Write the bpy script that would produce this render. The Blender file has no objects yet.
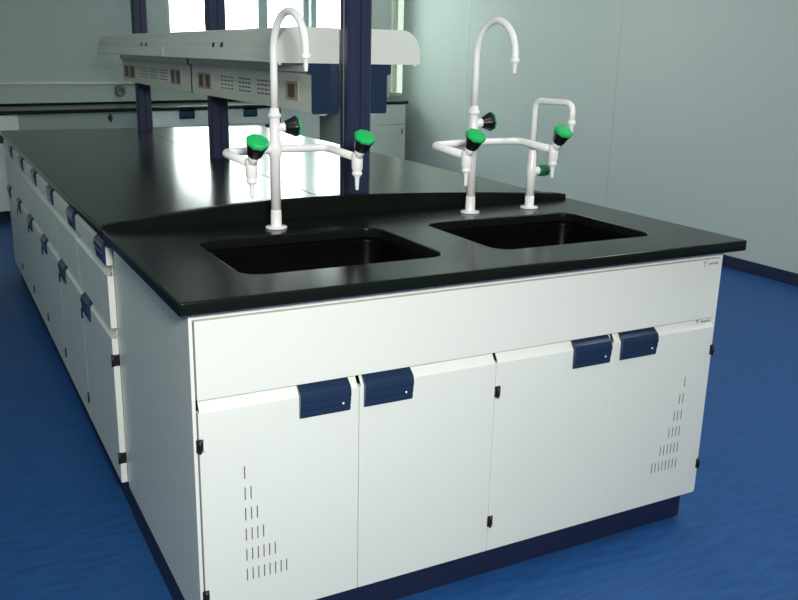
import bpy, bmesh, math
from mathutils import Vector, Matrix

S = bpy.context.scene
COL = S.collection
R = math.radians

# ------------------------------------------------------------------ camera
cam_d = bpy.data.cameras.new('camera')
cam = bpy.data.objects.new('camera', cam_d)
COL.objects.link(cam)
cam_d.sensor_fit = 'HORIZONTAL'
cam_d.sensor_width = 36.0
cam_d.lens = 36.0 * 878.42 / 798.0
cam_d.shift_x = 0.0
cam_d.clip_start = 0.02
YAW, PITCH, ROLL = -0.49591, -0.27250, 0.02206
fw = Vector((-math.sin(YAW) * math.cos(PITCH), math.cos(YAW) * math.cos(PITCH), math.sin(PITCH)))
r0 = Vector((math.cos(YAW), math.sin(YAW), 0))
u0 = r0.cross(fw)
rr = r0 * math.cos(ROLL) + u0 * math.sin(ROLL)
uu = -r0 * math.sin(ROLL) + u0 * math.cos(ROLL)
M = Matrix((rr, uu, -fw)).transposed().to_4x4()
M.translation = Vector((-0.43925, -1.68452, 1.34630))
cam.matrix_world = M
S.camera = cam

# ------------------------------------------------------------------ world, lights, exposure
S.view_settings.view_transform = 'Standard'
S.view_settings.look = 'None'
S.view_settings.gamma = 1.0
S.view_settings.use_curve_mapping = False
S.view_settings.exposure = 0.45
w = bpy.data.worlds.new('overcast_sky')
S.world = w
w.use_nodes = True
bg = w.node_tree.nodes['Background']
bg.inputs['Color'].default_value = (0.94, 1.0, 0.96, 1)
bg.inputs['Strength'].default_value = 7.5


def area(name, loc, rot, sx, sy, power, color=(1, 1, 1)):
    l = bpy.data.lights.new(name, 'AREA')
    l.shape = 'RECTANGLE'
    l.size = sx
    l.size_y = sy
    l.energy = power
    l.color = color
    o = bpy.data.objects.new(name, l)
    o.location = loc
    o.rotation_euler = rot
    COL.objects.link(o)
    return o


area('photo_lamp_by_camera', (-0.30, -1.95, 1.62), (R(73), 0, R(-24)), 0.30, 0.22, 46, (1.0, 0.99, 0.94))
area('right_aisle_ceiling_lamp', (2.78, -0.25, 2.74), (0, 0, 0), 0.3, 1.2, 24, (0.98, 1.0, 0.98))
area('far_aisle_fill', (2.75, 3.2, 2.74), (0, 0, 0), 0.3, 1.2, 16, (0.98, 1.0, 0.98))  # added fill light for the far side of the room, no known fitting
area('left_aisle_fill', (-1.5, 1.6, 2.74), (0, 0, 0), 0.3, 1.2, 9, (0.84, 1.0, 0.88))  # added fill light, greened to tint the cabinet's left side


# ------------------------------------------------------------------ materials
def mat(name, col, rough=0.4, metal=0.0, noise=0.0, nscale=8.0, rnoise=0.0, spec=0.5, bump=0.0, coat=0.0, stretch=None):
    m = bpy.data.materials.new(name)
    m.use_nodes = True
    nt = m.node_tree
    b = nt.nodes['Principled BSDF']
    b.inputs['Base Color'].default_value = (*col, 1)
    b.inputs['Roughness'].default_value = rough
    b.inputs['Metallic'].default_value = metal
    b.inputs['Specular IOR Level'].default_value = spec
    b.inputs['Coat Weight'].default_value = coat
    if noise or rnoise or bump:
        tc = nt.nodes.new('ShaderNodeTexCoord')
        n = nt.nodes.new('ShaderNodeTexNoise')
        n.inputs['Scale'].default_value = nscale
        n.inputs['Detail'].default_value = 4
        if stretch:
            mp = nt.nodes.new('ShaderNodeMapping')
            mp.inputs['Rotation'].default_value = (0, 0, R(35))
            mp.inputs['Scale'].default_value = stretch
            nt.links.new(tc.outputs['Object'], mp.inputs['Vector'])
            nt.links.new(mp.outputs[0], n.inputs['Vector'])
        else:
            nt.links.new(tc.outputs['Object'], n.inputs['Vector'])
        if noise:
            mx = nt.nodes.new('ShaderNodeMix')
            mx.data_type = 'RGBA'
            mx.inputs[6].default_value = tuple(max(0, c * (1 - noise)) for c in col) + (1,)
            mx.inputs[7].default_value = tuple(min(1, c * (1 + noise)) for c in col) + (1,)
            nt.links.new(n.outputs['Fac'], mx.inputs[0])
            nt.links.new(mx.outputs[2], b.inputs['Base Color'])
        if rnoise:
            mr = nt.nodes.new('ShaderNodeMapRange')
            mr.inputs[3].default_value = rough - rnoise
            mr.inputs[4].default_value = rough + rnoise
            nt.links.new(n.outputs['Fac'], mr.inputs[0])
            nt.links.new(mr.outputs[0], b.inputs['Roughness'])
        if bump:
            bp = nt.nodes.new('ShaderNodeBump')
            bp.inputs['Strength'].default_value = bump
            bp.inputs['Distance'].default_value = 0.002
            nt.links.new(n.outputs['Fac'], bp.inputs['Height'])
            nt.links.new(bp.outputs[0], b.inputs['Normal'])
    return m


WHITE = mat('white_powder_coat', (0.77, 0.80, 0.745), 0.42, noise=0.02, nscale=3)
PALE = mat('pale_grey_powder_coat', (0.72, 0.76, 0.70), 0.42, noise=0.02, nscale=3)
STRIPM = mat('white_trim_enamel', (0.85, 0.88, 0.86), 0.3)
NAVY = mat('navy_plastic', (0.016, 0.033, 0.076), 0.17, rnoise=0.03, nscale=20)
NAVYP = mat('navy_aluminium', (0.020, 0.028, 0.072), 0.38)
TOE = mat('navy_plinth', (0.010, 0.016, 0.050), 0.5)
EPOXY = mat('black_epoxy_resin', (0.006, 0.0085, 0.007), 0.20, spec=0.22, noise=0.15, nscale=60, rnoise=0.03)
SINKM = mat('black_polypropylene', (0.0025, 0.0025, 0.0025), 0.3, spec=0.06)
FLOORM = mat('blue_vinyl', (0.016, 0.078, 0.245), 0.45, spec=0.22, noise=0.45, nscale=9, rnoise=0.05, stretch=(1, 6, 1))
WALLM = mat('grey_green_wall_panel', (0.50, 0.57, 0.535), 0.7, spec=0.12, noise=0.03, nscale=1.2)
CEILM = mat('ceiling_white', (0.75, 0.77, 0.75), 0.8)
FAUCET = mat('white_epoxy_coated_brass', (0.92, 0.92, 0.91), 0.25)
GREEN = mat('green_plastic', (0.012, 0.52, 0.13), 0.4)
GREEND = mat('dark_green_plastic', (0.008, 0.16, 0.05), 0.3)
BLACKP = mat('black_plastic', (0.008, 0.008, 0.010), 0.35)
DARK = mat('dark_slot', (0.09, 0.095, 0.09), 0.7)
STEEL = mat('steel', (0.55, 0.56, 0.57), 0.3, metal=0.9)
BEIGE = mat('beige_socket_plate', (0.42, 0.40, 0.31), 0.5)
BROWN = mat('brown_socket_module', (0.12, 0.075, 0.05), 0.5)
TEAL = mat('pale_teal_frame', (0.50, 0.62, 0.60), 0.4)
JOINT = mat('pale_joint_seal', (0.62, 0.72, 0.66), 0.5)
JOINTD = mat('dark_joint_seal', (0.45, 0.52, 0.48), 0.6)
INK = mat('grey_printing_ink', (0.10, 0.12, 0.11), 0.6)
GREYP = mat('grey_plastic', (0.16, 0.20, 0.20), 0.5)


def glass_mat(name, tint, mixv):
    m = bpy.data.materials.new(name)
    m.use_nodes = True
    nt = m.node_tree
    nt.nodes.clear()
    out = nt.nodes.new('ShaderNodeOutputMaterial')
    t = nt.nodes.new('ShaderNodeBsdfTransparent')
    t.inputs['Color'].default_value = (*tint, 1)
    g = nt.nodes.new('ShaderNodeBsdfGlossy')
    g.inputs['Roughness'].default_value = 0.03
    mx = nt.nodes.new('ShaderNodeMixShader')
    mx.inputs[0].default_value = mixv
    nt.links.new(t.outputs[0], mx.inputs[1])
    nt.links.new(g.outputs[0], mx.inputs[2])
    nt.links.new(mx.outputs[0], out.inputs['Surface'])
    return m


GLASS = glass_mat('window_glass', (0.95, 0.98, 0.97), 0.06)
FROST = glass_mat('tinted_window_glass', (0.30, 0.32, 0.30), 0.06)


# ------------------------------------------------------------------ mesh builder
class MB:
    def __init__(self):
        self.bm = bmesh.new()

    def _mark(self, faces, mi, smooth):
        for f in faces:
            f.material_index = mi
            f.smooth = smooth

    def box(self, x0, x1, y0, y1, z0, z1, bev=0.0, mi=0, segs=2):
        t = bmesh.new()
        bmesh.ops.create_cube(t, size=1.0)
        for v in t.verts:
            v.co = Vector(((v.co.x + .5) * (x1 - x0) + x0, (v.co.y + .5) * (y1 - y0) + y0, (v.co.z + .5) * (z1 - z0) + z0))
        if bev:
            bmesh.ops.bevel(t, geom=t.edges[:], offset=bev, segments=segs, affect='EDGES', profile=0.5)
        self._mark(t.faces, mi, False)
        self._merge(t)
        return self

    def _merge(self, t):
        vm = {v: self.bm.verts.new(v.co) for v in t.verts}
        for f in t.faces:
            try:
                nf = self.bm.faces.new([vm[v] for v in f.verts])
                nf.material_index = f.material_index
                nf.smooth = f.smooth
            except ValueError:
                pass
        t.free()

    def prism(self, poly, axis, a, b, mi=0, smooth=False):
        """poly in the two other axes (in x,y,z order), extruded along axis from a to b"""
        def P(p, k):
            if axis == 'x':
                return Vector((k, p[0], p[1]))
            if axis == 'y':
                return Vector((p[0], k, p[1]))
            return Vector((p[0], p[1], k))
        t = bmesh.new()
        A = [t.verts.new(P(p, a)) for p in poly]
        B = [t.verts.new(P(p, b)) for p in poly]
        n = len(poly)
        for i in range(n):
            j = (i + 1) % n
            f = t.faces.new((A[i], A[j], B[j], B[i]))
            f.smooth = smooth
        t.faces.new(A)
        t.faces.new(B[::-1])
        for f in t.faces:
            f.material_index = mi
        bmesh.ops.recalc_face_normals(t, faces=t.faces)
        self._merge(t)
        return self

    def tube(self, pts, rad, seg=16, mi=0, caps=True):
        pts = [Vector(p) for p in pts]
        n = len(pts)
        rs = rad if isinstance(rad, (list, tuple)) else [rad] * n
        t = bmesh.new()
        d0 = (pts[1] - pts[0]).normalized()
        up = Vector((0, 0, 1)) if abs(d0.z) < .9 else Vector((1, 0, 0))
        nx = d0.cross(up).normalized()
        rings = []
        for i in range(n):
            if i == 0:
                d = d0
            elif i == n - 1:
                d = (pts[i] - pts[i - 1]).normalized()
            else:
                d = ((pts[i + 1] - pts[i]).normalized() + (pts[i] - pts[i - 1]).normalized()).normalized()
            nx = (nx - d * nx.dot(d)).normalized()
            ny = d.cross(nx)
            rings.append([t.verts.new(pts[i] + (nx * math.cos(2 * math.pi * k / seg) + ny * math.sin(2 * math.pi * k / seg)) * rs[i]) for k in range(seg)])
        for i in range(n - 1):
            for k in range(seg):
                f = t.faces.new((rings[i][k], rings[i][(k + 1) % seg], rings[i + 1][(k + 1) % seg], rings[i + 1][k]))
                f.smooth = True
        if caps:
            t.faces.new(rings[0][::-1])
            t.faces.new(rings[-1])
        for f in t.faces:
            f.material_index = mi
        bmesh.ops.recalc_face_normals(t, faces=t.faces)
        self._merge(t)
        return self

    def lathe(self, origin, axis, prof, seg=24, mi=0, lobes=0, lobe=0.0, smooth=True):
        """prof: list of (radius, height along axis)"""
        o = Vector(origin)
        a = Vector(axis).normalized()
        h = Vector((1, 0, 0)) if abs(a.x) < .8 else Vector((0, 1, 0))
        nx = (h - a * h.dot(a)).normalized()
        ny = a.cross(nx)
        t = bmesh.new()
        rings = []
        for r_, z_ in prof:
            ring = []
            for k in range(seg):
                th = 2 * math.pi * k / seg
                q = r_ * (1 + lobe * math.cos(lobes * th)) if lobes else r_
                ring.append(t.verts.new(o + a * z_ + (nx * math.cos(th) + ny * math.sin(th)) * q))
            rings.append(ring)
        for i in range(len(rings) - 1):
            for k in range(seg):
                f = t.faces.new((rings[i][k], rings[i][(k + 1) % seg], rings[i + 1][(k + 1) % seg], rings[i + 1][k]))
                f.smooth = smooth
        t.faces.new(rings[0][::-1])
        t.faces.new(rings[-1])
        for f in t.faces:
            f.material_index = mi
        bmesh.ops.recalc_face_normals(t, faces=t.faces)
        self._merge(t)
        return self

    def build(self, name, mats, parent=None, loc=None, rotz=0.0):
        me = bpy.data.meshes.new(name)
        self.bm.to_mesh(me)
        self.bm.free()
        for m in (mats if isinstance(mats, (list, tuple)) else [mats]):
            me.materials.append(m)
        o = bpy.data.objects.new(name, me)
        COL.objects.link(o)
        if parent is not None:
            o.parent = parent
        if loc is not None:
            o.location = loc
        o.rotation_euler = (0, 0, rotz)
        return o


def tag(o, label=None, cat=None, group=None, kind=None):
    if label:
        o['label'] = label
    if cat:
        o['category'] = cat
    if group:
        o['group'] = group
    if kind:
        o['kind'] = kind
    return o


def thing(name, label, cat, loc=(0, 0, 0), rotz=0.0, group=None):
    o = bpy.data.objects.new(name, None)
    o.empty_display_size = 0.1
    COL.objects.link(o)
    o.location = loc
    o.rotation_euler = (0, 0, rotz)
    return tag(o, label, cat, group)


def dup(root, loc, rotz, label, group=None):
    def cp(o, parent):
        c = o.copy()
        COL.objects.link(c)
        c.parent = parent
        for ch in list(o.children):
            cp(ch, c)
        return c
    r_ = cp(root, None)
    r_.location = loc
    r_.rotation_euler = (0, 0, rotz)
    return tag(r_, label, None, group)


def struct(mb, name, m, loc=None, rotz=0.0, parent=None):
    o = mb.build(name, m, parent, loc, rotz)
    if parent is None:
        o['kind'] = 'structure'
    return o


def arc(c, r_, a0, a1, n):
    return [(c[0] + r_ * math.cos(R(a0 + (a1 - a0) * i / n)), c[1] + r_ * math.sin(R(a0 + (a1 - a0) * i / n))) for i in range(n + 1)]


def rrect(x0, x1, y0, y1, r_, n=6):
    return (arc((x1 - r_, y1 - r_), r_, 0, 90, n) + arc((x0 + r_, y1 - r_), r_, 90, 180, n)
            + arc((x0 + r_, y0 + r_), r_, 180, 270, n) + arc((x1 - r_, y0 + r_), r_, 270, 360, n))


def slab(name, loops, z0, z1, bev, m):
    """flat slab with rounded rims and holes, from a filled 2D curve turned into a mesh"""
    cu = bpy.data.curves.new(name + '_outline', 'CURVE')
    cu.dimensions = '2D'
    cu.fill_mode = 'BOTH'
    cu.extrude = (z1 - z0) / 2 - bev
    cu.bevel_depth = bev
    cu.bevel_resolution = 3
    cu.offset = -bev
    for lp in loops:
        sp = cu.splines.new('POLY')
        sp.points.add(len(lp) - 1)
        for p, q in zip(sp.points, lp):
            p.co = (q[0], q[1], 0, 1)
        sp.use_cyclic_u = True
    t = bpy.data.objects.new('outline', cu)
    COL.objects.link(t)
    dg = bpy.context.evaluated_depsgraph_get()
    me = bpy.data.meshes.new_from_object(t.evaluated_get(dg))
    bpy.data.objects.remove(t)
    bpy.data.curves.remove(cu)
    me.name = name
    me.materials.clear()
    me.materials.append(m)
    zc = (z0 + z1) / 2
    for v in me.vertices:
        v.co.z += zc
    o = bpy.data.objects.new(name, me)
    COL.objects.link(o)
    return o


# ------------------------------------------------------------------ the room
ANG = R(14.3)                                   # the window wall stands slightly askew to the bench
FO = Vector((0.813, 5.901, 0))
FE = Vector((math.cos(ANG), math.sin(ANG), 0))
FN = Vector((-math.sin(ANG), math.cos(ANG), 0))
XR = 4.3
CEIL = 2.8
SC = (XR - FO.x + 0.65 * FE.y) / FE.x            # where the window wall meets the right wall
YC = (FO + FE * SC + FN * 0.65).y

struct(MB().box(-3.2, XR + .1, -4.1, 8.2, -0.05, 0.0), 'floor', FLOORM)
struct(MB().box(-3.2, XR + .1, -4.1, 8.2, CEIL, CEIL + .05), 'ceiling', CEILM)
struct(MB().box(-3.3, -3.2, -4.1, 8.2, 0, CEIL), 'wall_left', WALLM)
struct(MB().box(-3.2, XR, -4.2, -4.1, 0, CEIL), 'wall_front', WALLM)
# right wall with a narrow window next to the corner
WY0, WY1 = 7.11, YC - 0.03
rw = MB().box(XR, XR + .1, -4.1, WY0, 0, CEIL).box(XR, XR + .1, WY1, 8.2, 0, CEIL)
rw.box(XR, XR + .1, WY0, WY1, 0, 0.9).box(XR, XR + .1, WY0, WY1, 2.6, CEIL)
struct(rw, 'wall_right', WALLM)
struct(MB().box(XR - .012, XR, -4.1, 6.9, 0, .08, .003), 'baseboard_right', TOE)
# seams of the wall panels
struct(MB().box(XR - .003, XR, 5.79, 5.802, 0.08, CEIL), 'trim_1', JOINT)
struct(MB().box(XR - .002, XR, 3.65, 3.656, 0.08, CEIL), 'trim_2', JOINTD)
# window wall, local frame: x along the wall, y into the wall
bw = MB()
T0, T1 = 0.65, 0.80
WA, WB, SILL, HEAD = 1.04, 3.16, 1.05, 2.55
bw.box(-4.3, SC + .1, T0, T1, 0, SILL).box(-4.3, SC + .1, T0, T1, HEAD, CEIL)
bw.box(-4.3, WA, T0, T1, SILL, HEAD).box(WB, SC + .1, T0, T1, SILL, HEAD)
struct(bw, 'wall_back', WALLM, FO, ANG)
struct(MB().box(-4.0, SC - .04, T0 - .02, T0, SILL - .012, SILL + .004, .002), 'trim_3', PALE, FO, ANG)
struct(MB().box(3.25, 3.57, .40, T0, .8855, CEIL), 'trim_4', PALE, FO, ANG)  # pale pier; its jut is added to shade the right wall from the window
fr = MB()
for a_, b_ in ((WA, WA + .04), (2.05, 2.16), (2.60, 2.675), (2.705, 2.775), (WB - .04, WB)):
    fr.box(a_, b_, T0 + .02, T0 + .08, SILL, HEAD, .004)
fr.box(WA, WB, T0 + .02, T0 + .08, SILL, SILL + .04, .004).box(WA, WB, T0 + .02, T0 + .08, HEAD - .04, HEAD, .004)
win = struct(fr, 'window_1', TEAL, FO, ANG)
MB().box(WA + .03, WB - .03, T0 + .045, T0 + .051, SILL + .03, HEAD - .03).build('window_glass', GLASS, win)
fr2 = MB()
for a_, b_ in ((WY0, WY0 + .012), (WY1 - .012, WY1)):
    fr2.box(XR + .01, XR + .06, a_, b_, .9, 2.6, .003)
fr2.box(XR + .01, XR + .06, WY0, WY1, .9, .93, .003).box(XR + .01, XR + .06, WY0, WY1, 2.57, 2.6, .003)
win2 = struct(fr2, 'window_2', PALE)
MB().box(XR + .03, XR + .036, WY0, WY1, .91, 2.59).build('window_glass', FROST, win2)

# ------------------------------------------------------------------ sink cabinet
ZT, ZC = 0.873, 0.845
DW = 0.375
cab = thing('sink_cabinet', 'white four door metal sink cabinet with navy handles and louvre slots under the black worktop', 'cabinet')
MB().box(-.009, -.001, 0.0, .775, .088, ZC - .0015, .001).build('side_panel', WHITE, cab)
MB().box(1.4965, 1.5035, 0.004, .775, .096, ZC - .0015, .001).build('side_panel', WHITE, cab)
MB().box(-.001, 1.4965, .765, .775, .088, ZC - .0015).build('back_panel', WHITE, cab)
MB().box(-.001, 1.4965, .02, .765, .095, .11).build('bottom_panel', WHITE, cab)
MB().box(-.001, 1.4965, .003, .035, .8205, ZC - .0015, .001).build('top_rail', WHITE, cab)
tk = MB().box(.004, 1.470, .037, .050, 0, .095, .001).box(-.006, .004, .037, .775, 0, .088, .001).box(1.470, 1.484, .037, .775, 0, .088, .001)
tag(tk.build('toe_kick', TOE, cab), 'dark navy plinth')


def logo(mb_parent, x, z, y, lean=0.0):
    """tiny printed maker's mark: a small forked sign and a line of minute lettering"""
    m = MB()
    t = .0006
    k = .0016

    def stroke(xa, za, xb, zb):
        d = Vector((xb - xa, 0, zb - za))
        if d.length < 1e-6:
            return
        n = Vector((-d.z, 0, d.x)).normalized() * k / 2
        q = [(xa + n.x, za + n.z), (xb + n.x, zb + n.z), (xb - n.x, zb - n.z), (xa - n.x, za - n.z)]
        m.prism([(x + a, z + b) for a, b in q], 'y', y - t, y + .0002)
    stroke(0, .014, .007, .008)
    stroke(.014, .015, .007, .008)
    stroke(.007, .008, .0065, -.002)
    for i, h in enumerate((.007, .004, .006, .004, .004, .006, .004)):
        xx = .022 + i * .0056
        stroke(xx, .003, xx, .003 + h)
        stroke(xx, .003 + (h if i % 2 else 0), xx + .0034, .003 + (h * .6 if i % 2 else .001))
    return m.build('printed_mark', INK, mb_parent)


for xx in (DW, 2 * DW, 3 * DW):
    MB().box(xx - .012, xx + .012, .0195, .035, .11, .612).build('stile', WHITE, cab)
df = MB().box(.003, 1.497, 0.0, .018, .6455, .8175, .0012).build('drawer_front', WHITE, cab)
logo(df, 1.425, .800, 0.0)


def door_mb(x0, x1, z0, z1, yf=0.0, bev=.0012, th=.018, cut=.0035):
    """flat steel door; its top edge is a thin lip folded back at a slant, open at both ends"""
    m = MB()
    m.box(x0, x1, yf, yf + th, z0, z1 - .026, bev)
    a = (yf + .0004, z1 - .0262)
    b = (yf + .0185, z1)
    m.prism([a, (a[0] + .0014, a[1] - .0008), (b[0], b[1] - .0016), b], 'x', x0 + cut, x1 - cut)
    m.box(x0 + .012, x1 - .012, yf + th - .002, yf + th + .0005, z1 - .027, z1 - .001)
    return m


def handle_mb(x0, x1, zt, yf=0.0):
    """moulded pull: slanted crown, bulging front with a groove, flat foot"""
    p = [(yf + .019, zt + .0045), (yf + .013, zt + .0035), (yf - .0055, zt - .0105), (yf - .0085, zt - .0145), (yf - .0105, zt - .022), (yf - .0115, zt - .032),
         (yf - .0105, zt - .0355), (yf - .0088, zt - .037), (yf - .0098, zt - .040), (yf - .0085, zt - .052), (yf - .0068, zt - .056),
         (yf - .0070, zt - .066), (yf - .004, zt - .0715), (yf + .001, zt - .0715), (yf + .001, zt - .020), (yf + .019, zt + .001)]
    return MB().prism(p, 'x', x0, x1)


slots = {1: (1, 2, 3, 4, 6, 8)}
for k in range(4):
    x0, x1 = k * DW + (.003 if k == 0 else .0008), (k + 1) * DW - (.003 if k == 3 else .0008)
    m = door_mb(x0, x1, .095, .6438)
    if k in (0, 3):
        for i, n in enumerate((1, 2, 3, 4, 6, 8)):
            zc = .463 - i * .0505
            for j in range(n):
                xx = 0.0995 + j * .0134 if k == 0 else 1.4065 - j * .0134
                m.box(xx - .0012, xx + .0012, -.0004, .001, zc - .015, zc + .015, mi=1)
    d = m.build('door', [WHITE, DARK], cab)
    hx0, hx1 = [(.228, .350), (.386, .511), (.990, 1.112), (1.150, 1.276)][k]
    h = handle_mb(hx0, hx1, .6385).build('handle', NAVY, d)
    tag(h, 'navy moulded pull handle')
    MB().lathe((hx1 - .019, -.0055, .588), (0, -1, 0), [(.0027, 0), (.0027, .0035), (.002, .0045)], 12).build('handle_screw', STRIPM, d)
    if k == 3:
        logo(d, 1.432, .628, .0095)
for hx, hz in ((.0035, .545), (.756, .542), (1.4985, .548), (.0035, .182), (.754, .182), (1.4985, .19)):
    m = MB().box(hx - .0075, hx + .0075, -.004, .004, hz - .0145, hz + .0145, .001)
    m.tube([(hx, -.005, hz - .016), (hx, -.005, hz + .016)], .003, 10)
    for dz in (-.011, .011):
        m.lathe((hx + .006, -.004, hz + dz), (0, -1, 0), [(.0022, 0), (.0022, .001)], 10, mi=1)
    tag(m.build('hinge', [BLACKP, STEEL], cab), 'small black hinge')

# ------------------------------------------------------------------ sink worktop with holes and arched upstand
SX = [(.150, .668), (.822, 1.352)]
SY0, SY1 = .115, .513
loops = [rrect(-.0380, 1.5405, -.0449, .766, .010)]
for a, b in SX:
    loops.append(rrect(a, b, SY0, SY1, .05, 8))
top = slab('sink_worktop', loops, ZC - .001, ZT, .0045, EPOXY)
tag(top, 'black resin worktop with two sink openings, on the white sink cabinet', 'worktop')
LIP = [.019, .032, .045, .055, .0585, .057, .0525, .046, .038, .029, .020]


def lip_height(u):
    q = min(u * 10, 9.9999)
    i = int(q)
    f_ = q - i
    p = [LIP[max(0, min(10, i + k))] for k in (-1, 0, 1, 2)]
    return p[1] + .5 * f_ * (p[2] - p[0] + f_ * (2 * p[0] - 5 * p[1] + 4 * p[2] - p[3] + f_ * (3 * (p[1] - p[2]) + p[3] - p[0])))


N = 40
t = bmesh.new()
prof = [(.735, 0), (.735, .88), (.7365, .97), (.739, 1.0), (.762, 1.0), (.7645, .97), (.766, .88), (.766, 0)]
rows = []
for i in range(N + 1):
    u = i / N
    x = -.036 + u * (1.524 + .036)
    hh = lip_height(u)
    if i in (0, N):
        hh -= .004
    rows.append([t.verts.new((x, y, ZT - .002 + (hh + .002) * q)) for y, q in prof])
for i in range(N):
    for j in range(len(prof) - 1):
        f = t.faces.new((rows[i][j], rows[i][j + 1], rows[i + 1][j + 1], rows[i + 1][j]))
        f.smooth = False
t.faces.new(rows[0])
t.faces.new(rows[-1][::-1])
bmesh.ops.recalc_face_normals(t, faces=t.faces)
mb = MB()
mb._merge(t)
mb.build('upstand', EPOXY, top)

for k, (a, b) in enumerate(SX):
    m = MB()
    t = bmesh.new()
    e_ = .006
    spec = [(e_ + .02, ZC - .002, .06), (e_, ZC - .002, .05), (e_ - .001, ZC - .012, .05), (-.006, ZC - .24, .05), (-.02, ZC - .262, .05), (-.06, ZC - .27, .04), (-.15, ZC - .274, .02)]
    spec += [(-.06, ZC - .276, .04), (-.018, ZC - .268, .05), (-.002, ZC - .24, .05), (e_ + .004, ZC - .012, .05), (e_ + .02, ZC - .006, .06)]
    rings = []
    for off, z, rad in spec:
        rings.append([t.verts.new((p[0], p[1], z)) for p in rrect(a - off, b + off, SY0 - off, SY1 + off, rad, 6)])
    L = len(rings[0])
    for i in range(len(rings)):
        A, B = rings[i], rings[(i + 1) % len(rings)]
        if i == 6:
            t.faces.new(A[::-1])
            t.faces.new(B)
            continue
        for j in range(L):
            f = t.faces.new((A[j], A[(j + 1) % L], B[(j + 1) % L], B[j]))
            f.smooth = True
    bmesh.ops.recalc_face_normals(t, faces=t.faces)
    m._merge(t)
    s = m.build('laboratory_sink', SINKM)
    tag(s, ['black sink basin sunk in the worktop in front of the left swan neck tap', 'black sink basin sunk in the worktop in front of the two right taps'][k], 'sink', 'sinks in the worktop')
    cx, cy = (a + b) / 2, (SY0 + SY1) / 2
    MB().lathe((cx, cy, ZC - .2738), (0, 0, 1), [(.045, 0), (.045, .004), (.038, .005), (.03, .002)], 24).build('drain', BLACKP, s)

# ------------------------------------------------------------------ taps


def bez_arc(c, ru, rf, a0, a1, n, fdir):
    """arc in the vertical plane spanned by fdir (horizontal) and z"""
    return [Vector((c[0], c[1], c[2])) + fdir * (-rf * math.cos(R(a0 + (a1 - a0) * i / n))) + Vector((0, 0, 1)) * (ru * math.sin(R(a0 + (a1 - a0) * i / n))) for i in range(n + 1)]


def round_path(pts, rad, n=6):
    pts = [Vector(p) for p in pts]
    out = [pts[0]]
    for i in range(1, len(pts) - 1):
        a = (pts[i - 1] - pts[i]).normalized()
        b = (pts[i + 1] - pts[i]).normalized()
        p0, p1 = pts[i] + a * rad, pts[i] + b * rad
        for k in range(n + 1):
            q = k / n
            out.append(p0 * (1 - q) ** 2 + pts[i] * 2 * q * (1 - q) + p1 * q ** 2)
    out.append(pts[-1])
    return out


def knob(parent, o, ax, s=1.0):
    k = MB().lathe(o, ax, [(.0135 * s, 0), (.017 * s, .004), (.0215 * s, .027), (.0250 * s, .034), (.0255 * s, .038)], 32, lobes=8, lobe=.05).build('knob', BLACKP, parent)
    o2 = Vector(o) + Vector(ax).normalized() * .038
    c = MB().lathe(o2, ax, [(.0270 * s, 0), (.0280 * s, .004), (.0270 * s, .009), (.0235 * s, .012), (.002, .0135)], 8, smooth=False).build('knob_cap', GREEN, parent)
    tag(c, 'green eight sided knob cap')
    tag(k, 'black knob skirt')


def nozzle_prof(h, r_):
    p = [(r_ * 1.25, 0), (r_ * 1.25, -.006)]
    n = 4
    for i in range(n):
        z = -.006 - (h - .006) * i / n
        f = 1 - .28 * i / n
        p += [(r_ * .78 * f, z - .0008), (r_ * f, z - .003), (r_ * .8 * f, z - (h - .006) / n)]
    return p


def triple_tap(label, loc, rotz, WL, WR):
    t = thing('swan_neck_tap', label, 'tap', loc, rotz, 'white three way swan neck taps')
    MB().lathe((0, 0, 0), (0, 0, 1), [(.030, 0), (.030, .004), (.028, .006), (.0158, .0068), (.0152, .008), (.0150, .040), (.0145, .044), (.0140, .052)], 32).build('base_flange', FAUCET, t)
    m = MB().lathe((0, 0, .05), (0, 0, 1), [(.0140, 0), (.0140, .145), (.0175, .150), (.0185, .160), (.0195, .168), (.0185, .176), (.0175, .184), (.0140, .19), (.0140, .25), (.0145, .255), (.0145, .262)], 28)
    m.lathe((0, 0, .300), (0, 0, 1), [(.013, 0), (.0172, .003), (.0180, .008), (.0172, .013), (.013, .015), (.0128, .024), (.0112, .027)], 28)
    m.build('column', FAUCET, t)
    f = Vector((0, -1, 0))
    rf = .082
    zc = .475
    path = [Vector((0, 0, .325)), Vector((0, 0, .40))] + bez_arc((0, -rf, zc), .098, rf, 0, 180, 22, f) + [Vector((0, -2 * rf, zc - .012))]
    MB().tube(path, .0100, 18).build('swan_neck', FAUCET, t)
    e = Vector((0, -2 * rf, zc - .010))
    n = MB().lathe(e, (0, 0, 1), [(.0100, .006), (.0130, .004), (.0130, -.006), (.0105, -.009)], 20)
    n.lathe(e + Vector((0, 0, -.008)), (0, 0, 1), nozzle_prof(.030, .0072), 18)
    n.build('nozzle', FAUCET, t)
    hz = .218
    D_ = .150
    pth = round_path([(-WL, -D_, hz - .014), (-WL, -.008, hz - .002), (0, 0, hz), (WR, -.008, hz - .002), (WR, -D_, hz - .014)], .028, 7)
    MB().tube(pth, .0108, 18).build('cross_arm', FAUCET, t)
    for sgn in (-1, 1):
        o = Vector((-WL if sgn < 0 else WR, -D_ - .012, hz - .018))
        v = MB().lathe(o, (0, 0, 1), [(.0130, .016), (.0150, .012), (.0150, -.026), (.0125, -.031), (.0125, -.036), (.0138, -.038), (.0138, -.043), (.009, -.046)], 22)
        ax = Vector((-.02, -.52, .85))
        v.lathe(o, ax, [(.0125, 0), (.0125, .018), (.0135, .020), (.0135, .031)], 20)
        v = v.build('valve', FAUCET, t)
        MB().lathe(o + Vector((0, 0, -.044)), (0, 0, 1), nozzle_prof(.040, .0068), 18).build('nozzle', FAUCET, v)
        knob(v, o + ax.normalized() * .028, ax, 1.06)
    return t


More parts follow.
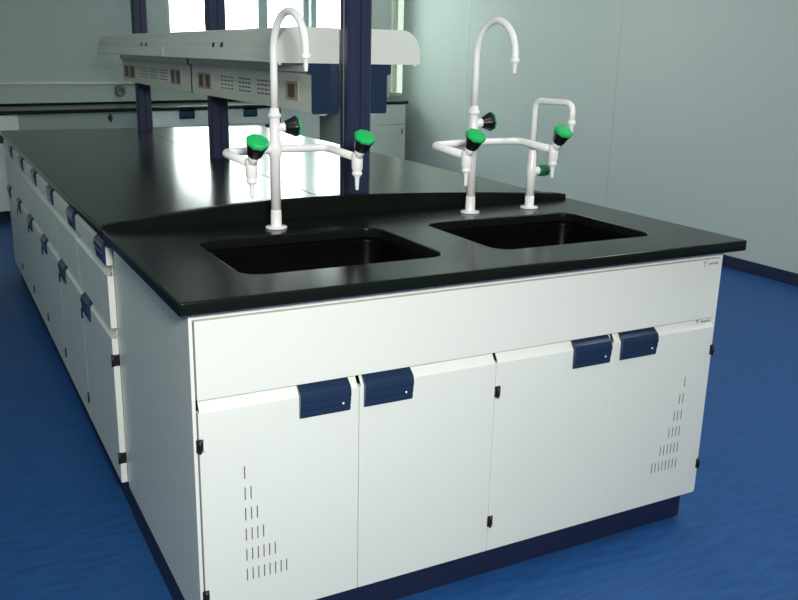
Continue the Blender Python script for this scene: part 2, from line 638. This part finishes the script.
def side_valve(t, o, ax, green=False):
    v = MB().lathe(o, ax, [(.0120, 0), (.0120, .022), (.0135, .024), (.0135, .028)], 20).build('valve', FAUCET, t)
    q = Vector(o) + Vector(ax).normalized() * .026
    if green:
        k = MB().lathe(q, ax, [(.012, 0), (.0165, .003), (.018, .030), (.017, .036), (.013, .038)], 32, lobes=8, lobe=.06).build('knob', GREEND, v)
        tag(k, 'dark green knob')
        return
    k = MB().lathe(q, ax, [(.012, 0), (.015, .003), (.023, .024), (.027, .031), (.027, .036)], 32, lobes=8, lobe=.06).build('knob', BLACKP, v)
    tag(k, 'black knob skirt')
    c = MB().lathe(q + Vector(ax).normalized() * .036, ax, [(.0272, 0), (.0272, .004), (.024, .007), (.01, .0085)], 32, lobes=8, lobe=.055).build('knob_cap', GREEN, v)
    tag(c, 'green knob cap')


t1 = triple_tap('left white swan neck tap with green knobs, standing behind the left sink', (.403, .600, ZT + .0006), R(9), .158, .160)
side_valve(t1, (0, 0, .275), (math.cos(R(-9)), math.sin(R(-9)), .05))
t2 = triple_tap('middle white swan neck tap with green knobs, between the left and squared taps', (1.049, .612, ZT + .0006), R(9), .167, .186)
side_valve(t2, (0, 0, .275), (math.cos(R(-9)), math.sin(R(-9)), .08))

t3 = thing('square_neck_tap', 'rightmost tap, a short white tap with squared neck and one dark green knob', 'tap', (1.281, .618, ZT + .0006), R(8))
MB().lathe((0, 0, 0), (0, 0, 1), [(.029, 0), (.029, .004), (.027, .006), (.0148, .0068), (.0145, .008), (.0145, .04)], 28).build('base_flange', FAUCET, t3)
MB().lathe((0, 0, .035), (0, 0, 1), [(.0138, 0), (.0138, .066), (.0155, .072), (.0155, .100), (.0138, .105), (.0138, .14), (.0115, .146), (.0115, .152)], 24).build('column', FAUCET, t3)
MB().tube(round_path([(0, 0, .17), (0, 0, .342), (0, -.160, .342), (0, -.160, .285)], .03, 8), .0092, 16).build('spout', FAUCET, t3)
n = MB().lathe((0, -.160, .286), (0, 0, 1), [(.0092, .006), (.0118, .004), (.0118, -.006), (.0095, -.009)], 20)
n.lathe((0, -.160, .278), (0, 0, 1), nozzle_prof(.036, .0066), 18)
n.build('nozzle', FAUCET, t3)
side_valve(t3, (0, 0, .120), (math.cos(R(-8)), math.sin(R(-8)), 0), True)

# ------------------------------------------------------------------ long bench behind
XS = .737
top2 = slab('bench_worktop', [rrect(-.0387, XS - .0006, .7675, 3.96, .004)], ZC, ZT, .003, EPOXY)
tag(top2, 'left half of the long black bench top behind the raised lip, left of the seam', 'worktop', 'long bench tops')
top3 = slab('bench_worktop', [rrect(XS + .0006, 1.5405, .7675, 3.96, .004)], ZC, ZT, .003, EPOXY)
tag(top3, 'right half of the long black bench top behind the raised lip, right of the seam', 'worktop', 'long bench tops')

MW = .528
words = ['nearest, joined to the sink cabinet', 'second behind the sink cabinet', 'third behind the sink cabinet',
         'fourth behind the sink cabinet', 'fifth behind the sink cabinet', 'farthest from the sink cabinet']
proto = None
for i in range(6):
    y0 = .778 + i * MW
    lab = 'white drawer cabinet under the long bench, ' + words[i]
    loc = (-.010, y0 + MW, 0)
    if proto is None:
        proto = thing('drawer_cabinet', lab, 'cabinet', loc, R(-90), 'drawer cabinets under the long bench')
        c = MB().box(0.0, MW - .0015, .001, 1.51, .10, ZC - .0005)
        c.build('body', WHITE, proto)
        tag(MB().box(0.0, MW - .0015, .006, 1.47, 0, .10).build('toe_kick', TOE, proto), 'dark navy plinth')
        d1 = door_mb(.002, MW - .0035, .765, .842, -.0185, cut=.001).build('drawer', WHITE, proto)
        handle_mb(MW - .126, MW - .006, .838, -.0185).build('handle', NAVY, d1)
        d2 = door_mb(.002, MW - .0035, .582, .760, -.0185, cut=.001).build('drawer', WHITE, proto)
        d3 = door_mb(.002, MW - .0035, .102, .577, -.0185, cut=.001).build('door', WHITE, proto)
        handle_mb(.05, .172, .575, -.0185).build('handle', NAVY, d3)
        for hz in (.487, .182):
            m = MB().box(MW - .010, MW - .0008, -.022, .0, hz - .017, hz + .017, .001)
            m.tube([(MW - .002, -.020, hz - .018), (MW - .002, -.020, hz + .018)], .0035, 10)
            tag(m.build('hinge', BLACKP, proto), 'small black hinge')
    else:
        dup(proto, loc, R(-90), lab, 'drawer cabinets under the long bench')

# posts of extruded aluminium
PX = .755
PY = [.835, 2.285, 3.80]


def post_profile():
    hx, hy, g, gd = .040, .031, .004, .004
    q = []
    def side(p0, p1, nrm):
        for f_ in (.5,):
            c_ = (p0[0] + (p1[0] - p0[0]) * f_, p0[1] + (p1[1] - p0[1]) * f_)
            L = math.hypot(p1[0] - p0[0], p1[1] - p0[1])
            tx, ty = (p1[0] - p0[0]) / L, (p1[1] - p0[1]) / L
            q.append((c_[0] - tx * g, c_[1] - ty * g))
            q.append((c_[0] - tx * g * .5 - nrm[0] * gd, c_[1] - ty * g * .5 - nrm[1] * gd))
            q.append((c_[0] + tx * g * .5 - nrm[0] * gd, c_[1] + ty * g * .5 - nrm[1] * gd))
            q.append((c_[0] + tx * g, c_[1] + ty * g))
    c = .006
    pts = [(-hx, -hy), (hx, -hy), (hx, hy), (-hx, hy)]
    nr = [(0, -1), (1, 0), (0, 1), (-1, 0)]
    for i in range(4):
        a, b = pts[i], pts[(i + 1) % 4]
        L = math.hypot(b[0] - a[0], b[1] - a[1])
        tx, ty = (b[0] - a[0]) / L, (b[1] - a[1]) / L
        a2, b2 = (a[0] + tx * c, a[1] + ty * c), (b[0] - tx * c, b[1] - ty * c)
        q.append(a2)
        side(a2, b2, nr[i])
        q.append(b2)
    return q


for i, (y, lab) in enumerate(zip(PY, ['nearest navy aluminium post, rising behind the raised lip between the two left taps',
                                      'middle navy aluminium post of the bench, left of the left tap',
                                      'farthest navy aluminium post at the left end of the bench'])):
    p = MB().prism(post_profile(), 'z', .0005, 1.35).build('rack_post', NAVYP, None, (PX, y, ZT))
    tag(p, lab, 'post', 'navy posts of the bench rack')

# upper shelf troughs, left row of two and a right row
SH0, SH1 = 1.315, 1.42


def shelf(label, sgn, y0, y1, dots):
    xo, xi = .245, .0405
    t = thing('rack_shelf', label, 'shelf', (PX, y0, SH0), 0, 'pale rack shelves over the bench')
    L = y1 - y0
    rad = .065
    prof = [(-xi, 0), (-xo + .003, 0), (-xo + .003, .036)] + [(a_, b_) for a_, b_ in arc((-xo + rad + .003, SH1 - SH0 - rad), rad, 180, 90, 10)] + [(-xi, SH1 - SH0)]
    prof = [(sgn * -p[0] if sgn > 0 else p[0], p[1]) for p in prof]
    body = MB().prism(prof, 'y', .004, L - .002)
    for yy in dots:
        for dy in (-.05, .05):
            body.lathe((sgn * (xo - .006), yy - y0 + dy, .050), (sgn, 0, .25), [(.009, 0), (.009, .006)], 14, mi=1)
    body.build('shelf_body', [PALE, BLACKP], t)
    q = [(p[0] * 1.0, p[1]) for p in prof]
    MB().prism(q, 'y', 0, .004).build('end_cap', PALE, t)
    xa, xb = sorted((sgn * (xo - .004), sgn * (xo + .001)))
    tag(MB().box(xa, xb, .004, L - .002, .001, .040, .001).build('front_strip', STRIPM, t), 'white edge strip')
    xa = sgn * (xo - .014)
    MB().lathe((xa, .010, .0), (0, 0, -1), [(.006, 0), (.006, .005), (.004, .007)], 12).build('rubber_foot', STRIPM, t)
    return t


shelf('near pale shelf left of the rack posts, ending at the nearest post', -1, .868, 2.236, [1.46])
shelf('far pale shelf left of the rack posts, reaching past the farthest post', -1, 2.242, 3.80, [2.62])
shelf('pale rounded shelf on the right of the nearest post, seen end on', 1, .868, 3.80, [])


BZ = 1.163


def service_box(label, sgn, y0, y1, sockets, vents):
    t = thing('service_box', label, 'electrical box', (PX, y0, BZ), 0, 'service boxes under the rack shelves')
    L = y1 - y0
    o_, i_ = .127, .0405
    ht = SH0 - .0008 - BZ

    def sx(a, b):
        return tuple(sorted((sgn * a, sgn * b)))
    m = MB()
    xa, xb = sx(i_, o_)
    m.box(xa, xb, .008, L - .002, .002, ht - .028, .001)
    for y_a, y_b in vents:
        for r_ in range(4):
            for c_ in range(4):
                yy = y_a + (y_b - y_a) * (c_ + .5) / 4 - y0
                zz = 1.205 + r_ * .0145 - BZ
                xv, xw = sx(o_ - .001, o_ + .0004)
                m.box(xv, xw, yy - .013, yy + .013, zz - .0026, zz + .0026, mi=1)
    m.build('housing', [PALE, DARK], t)
    xa, xb = sx(i_, o_ + .013)
    tag(MB().box(xa, xb, .008, L - .002, ht - .027, ht, .002).build('top_flange', STRIPM, t), 'top flange, whitened as if lit')  # light falling on the flange is put into its white colour
    cap = [(i_, 0), (o_ - .004, 0), (o_ + .001, .005), (o_ + .001, ht - .034), (o_ + .015, ht - .028), (o_ + .015, ht), (i_, ht)]
    tag(MB().prism([(sgn * a, b) for a, b in cap], 'y', 0, .008).build('end_cap', NAVY, t), 'navy end cap')
    MB().lathe((sgn * .088, .020, .002), (0, 0, -1), [(.018, 0), (.018, .004), (.013, .007)], 18).build('cable_gland', STRIPM, t)
    for y_a, y_b, z_a, z_b, n in sockets:
        s_ = MB()
        xa, xb = sx(o_ - .002, o_ + .003)
        s_.box(xa, xb, y_a - y0, y_b - y0, z_a - BZ, z_b - BZ, .001)
        s_ = s_.build('socket', BEIGE, t)
        for k in range(n):
            w_ = (y_b - y_a) / n
            c_ = y_a + w_ * (k + .5) - y0
            xa, xb = sx(o_ + .001, o_ + .005)
            MB().box(xa, xb, c_ - w_ * .26, c_ + w_ * .26, z_a - BZ + .008, z_b - BZ - .008, .001).build('socket_insert', BROWN, s_)
    return t


service_box('near grey socket box with vent slots, hanging under the near left shelf', -1, .872, 2.236,
            [(1.93, 2.13, 1.192, 1.256, 2), (.985, 1.095, 1.198, 1.256, 1)], [(1.23, 1.385), (1.45, 1.59), (1.65, 1.815)])
service_box('far grey socket box with vent slots, hanging under the far shelf on the left', -1, 2.242, 3.72,
            [(3.37, 3.665, 1.188, 1.258, 2), (2.41, 2.60, 1.190, 1.260, 2)], [(2.67, 2.82), (2.875, 3.035), (3.07, 3.27)])
service_box('navy ended service box to the right of the nearest post, under the right shelf', 1, .872, 3.72, [], [])

# ------------------------------------------------------------------ wall bench under the windows (local frame of the window wall)


def far_loc(s, t=0.0, z=0.0):
    v = FO + FE * s + FN * t
    return (v.x, v.y, z)


wt = MB().box(-3.6, 3.49, 0, .645, .838, .868, .004).build('wall_worktop', EPOXY, None, far_loc(0), ANG)
tag(wt, 'black worktop of the far bench running under the windows', 'worktop')
MB().box(-3.6, 3.49, .633, .645, .868, .885, .003).build('rear_lip', EPOXY, wt)
HZ = .80


def far_unit(label, s0, s1, drawers, grp):
    t = thing('wall_cabinet', label, 'cabinet', far_loc(s0, .02), ANG, grp)
    W_ = s1 - s0
    MB().box(0, W_, .02, .61, .10, .8375).build('body', PALE, t)
    tag(MB().box(0, W_, .07, .6, 0, .10).build('toe_kick', TOE, t), 'dark navy plinth')
    n = drawers
    for k in range(n):
        a, b = W_ * k / n + .002, W_ * (k + 1) / n - .002
        d = MB().box(a, b, 0, .02, .700, .835, .002).build('drawer', PALE, t)
        c_ = (a + b) / 2
        p = [(.001, .84 - .002), (-.014, .825), (-.014, .78), (-.008, .762), (.001, .762)]
        MB().prism(p, 'x', c_ - .072, c_ + .072).build('handle', NAVY, d)
        d = MB().box(a, b, 0, .02, .105, .695, .002).build('door', PALE, t)
        MB().prism([(.001, .69), (-.014, .675), (-.014, .64), (.001, .625)], 'x', b - .16, b - .03).build('handle', NAVY, d)
    return t


G = 'cabinets of the far bench'
far_unit('far pale cabinet with navy drawer pulls under the windows, behind the middle post', .52, 1.83, 2, G)
far_unit('far pale cabinet under the wall bench, at the left end beyond the dark apron', -3.3, -.60, 4, G)
pn = thing('wall_cabinet', 'plain grey panel cabinet of the far bench, seen just under the navy box end', 'cabinet', far_loc(1.85, .02), ANG, G)
MB().box(0, .46, .0, .61, .10, .8375, .002).build('body', PALE, pn)
MB().box(0, .46, .05, .6, 0, .10).build('toe_kick', TOE, pn)
pc = thing('wall_cabinet', 'far grey cabinet in the right corner of the room, right of the nearest post', 'cabinet', far_loc(2.62, .02), ANG, G)
MB().box(0, .85, .02, .61, .10, .8375).build('body', PALE, pc)
MB().box(.002, .848, 0, .02, .628, .835, .002).build('drawer', PALE, pc)
d = MB().box(.002, .848, 0, .02, .105, .622, .002).build('door', PALE, pc)
MB().box(.79, .802, -.012, 0, .52, .58, .003).build('handle', BLACKP, d)
MB().box(0, .85, .07, .6, 0, .10).build('toe_kick', TOE, pc)
ap = thing('apron_rail', 'grey apron rail over the knee space at the left of the far bench', 'rail', far_loc(-.60, .04), ANG)
MB().box(.002, 1.118, 0, .02, .70, .8375, .002).build('rail', mat('dull_grey_enamel', (0.30, 0.36, 0.32), .5), ap)
lk = MB().lathe((.75, 0, .79), (0, -1, 0), [(.022, 0), (.022, .008), (.012, .014)], 16)
lk.box(.742, .758, -.016, 0, .755, .825, .003)
tag(lk.build('lock', BLACKP, ap), 'black lock')
ws = MB().lathe((0, 0, 0), (0, -1, 0), [(.052, 0), (.052, .012), (.046, .018), (.02, .016), (.018, .006)], 28).build('wall_socket', GREYP, None, far_loc(.54, .65, .976), ANG)
tag(ws, 'round grey socket on the wall below the window ledge, left of the farthest post', 'socket')
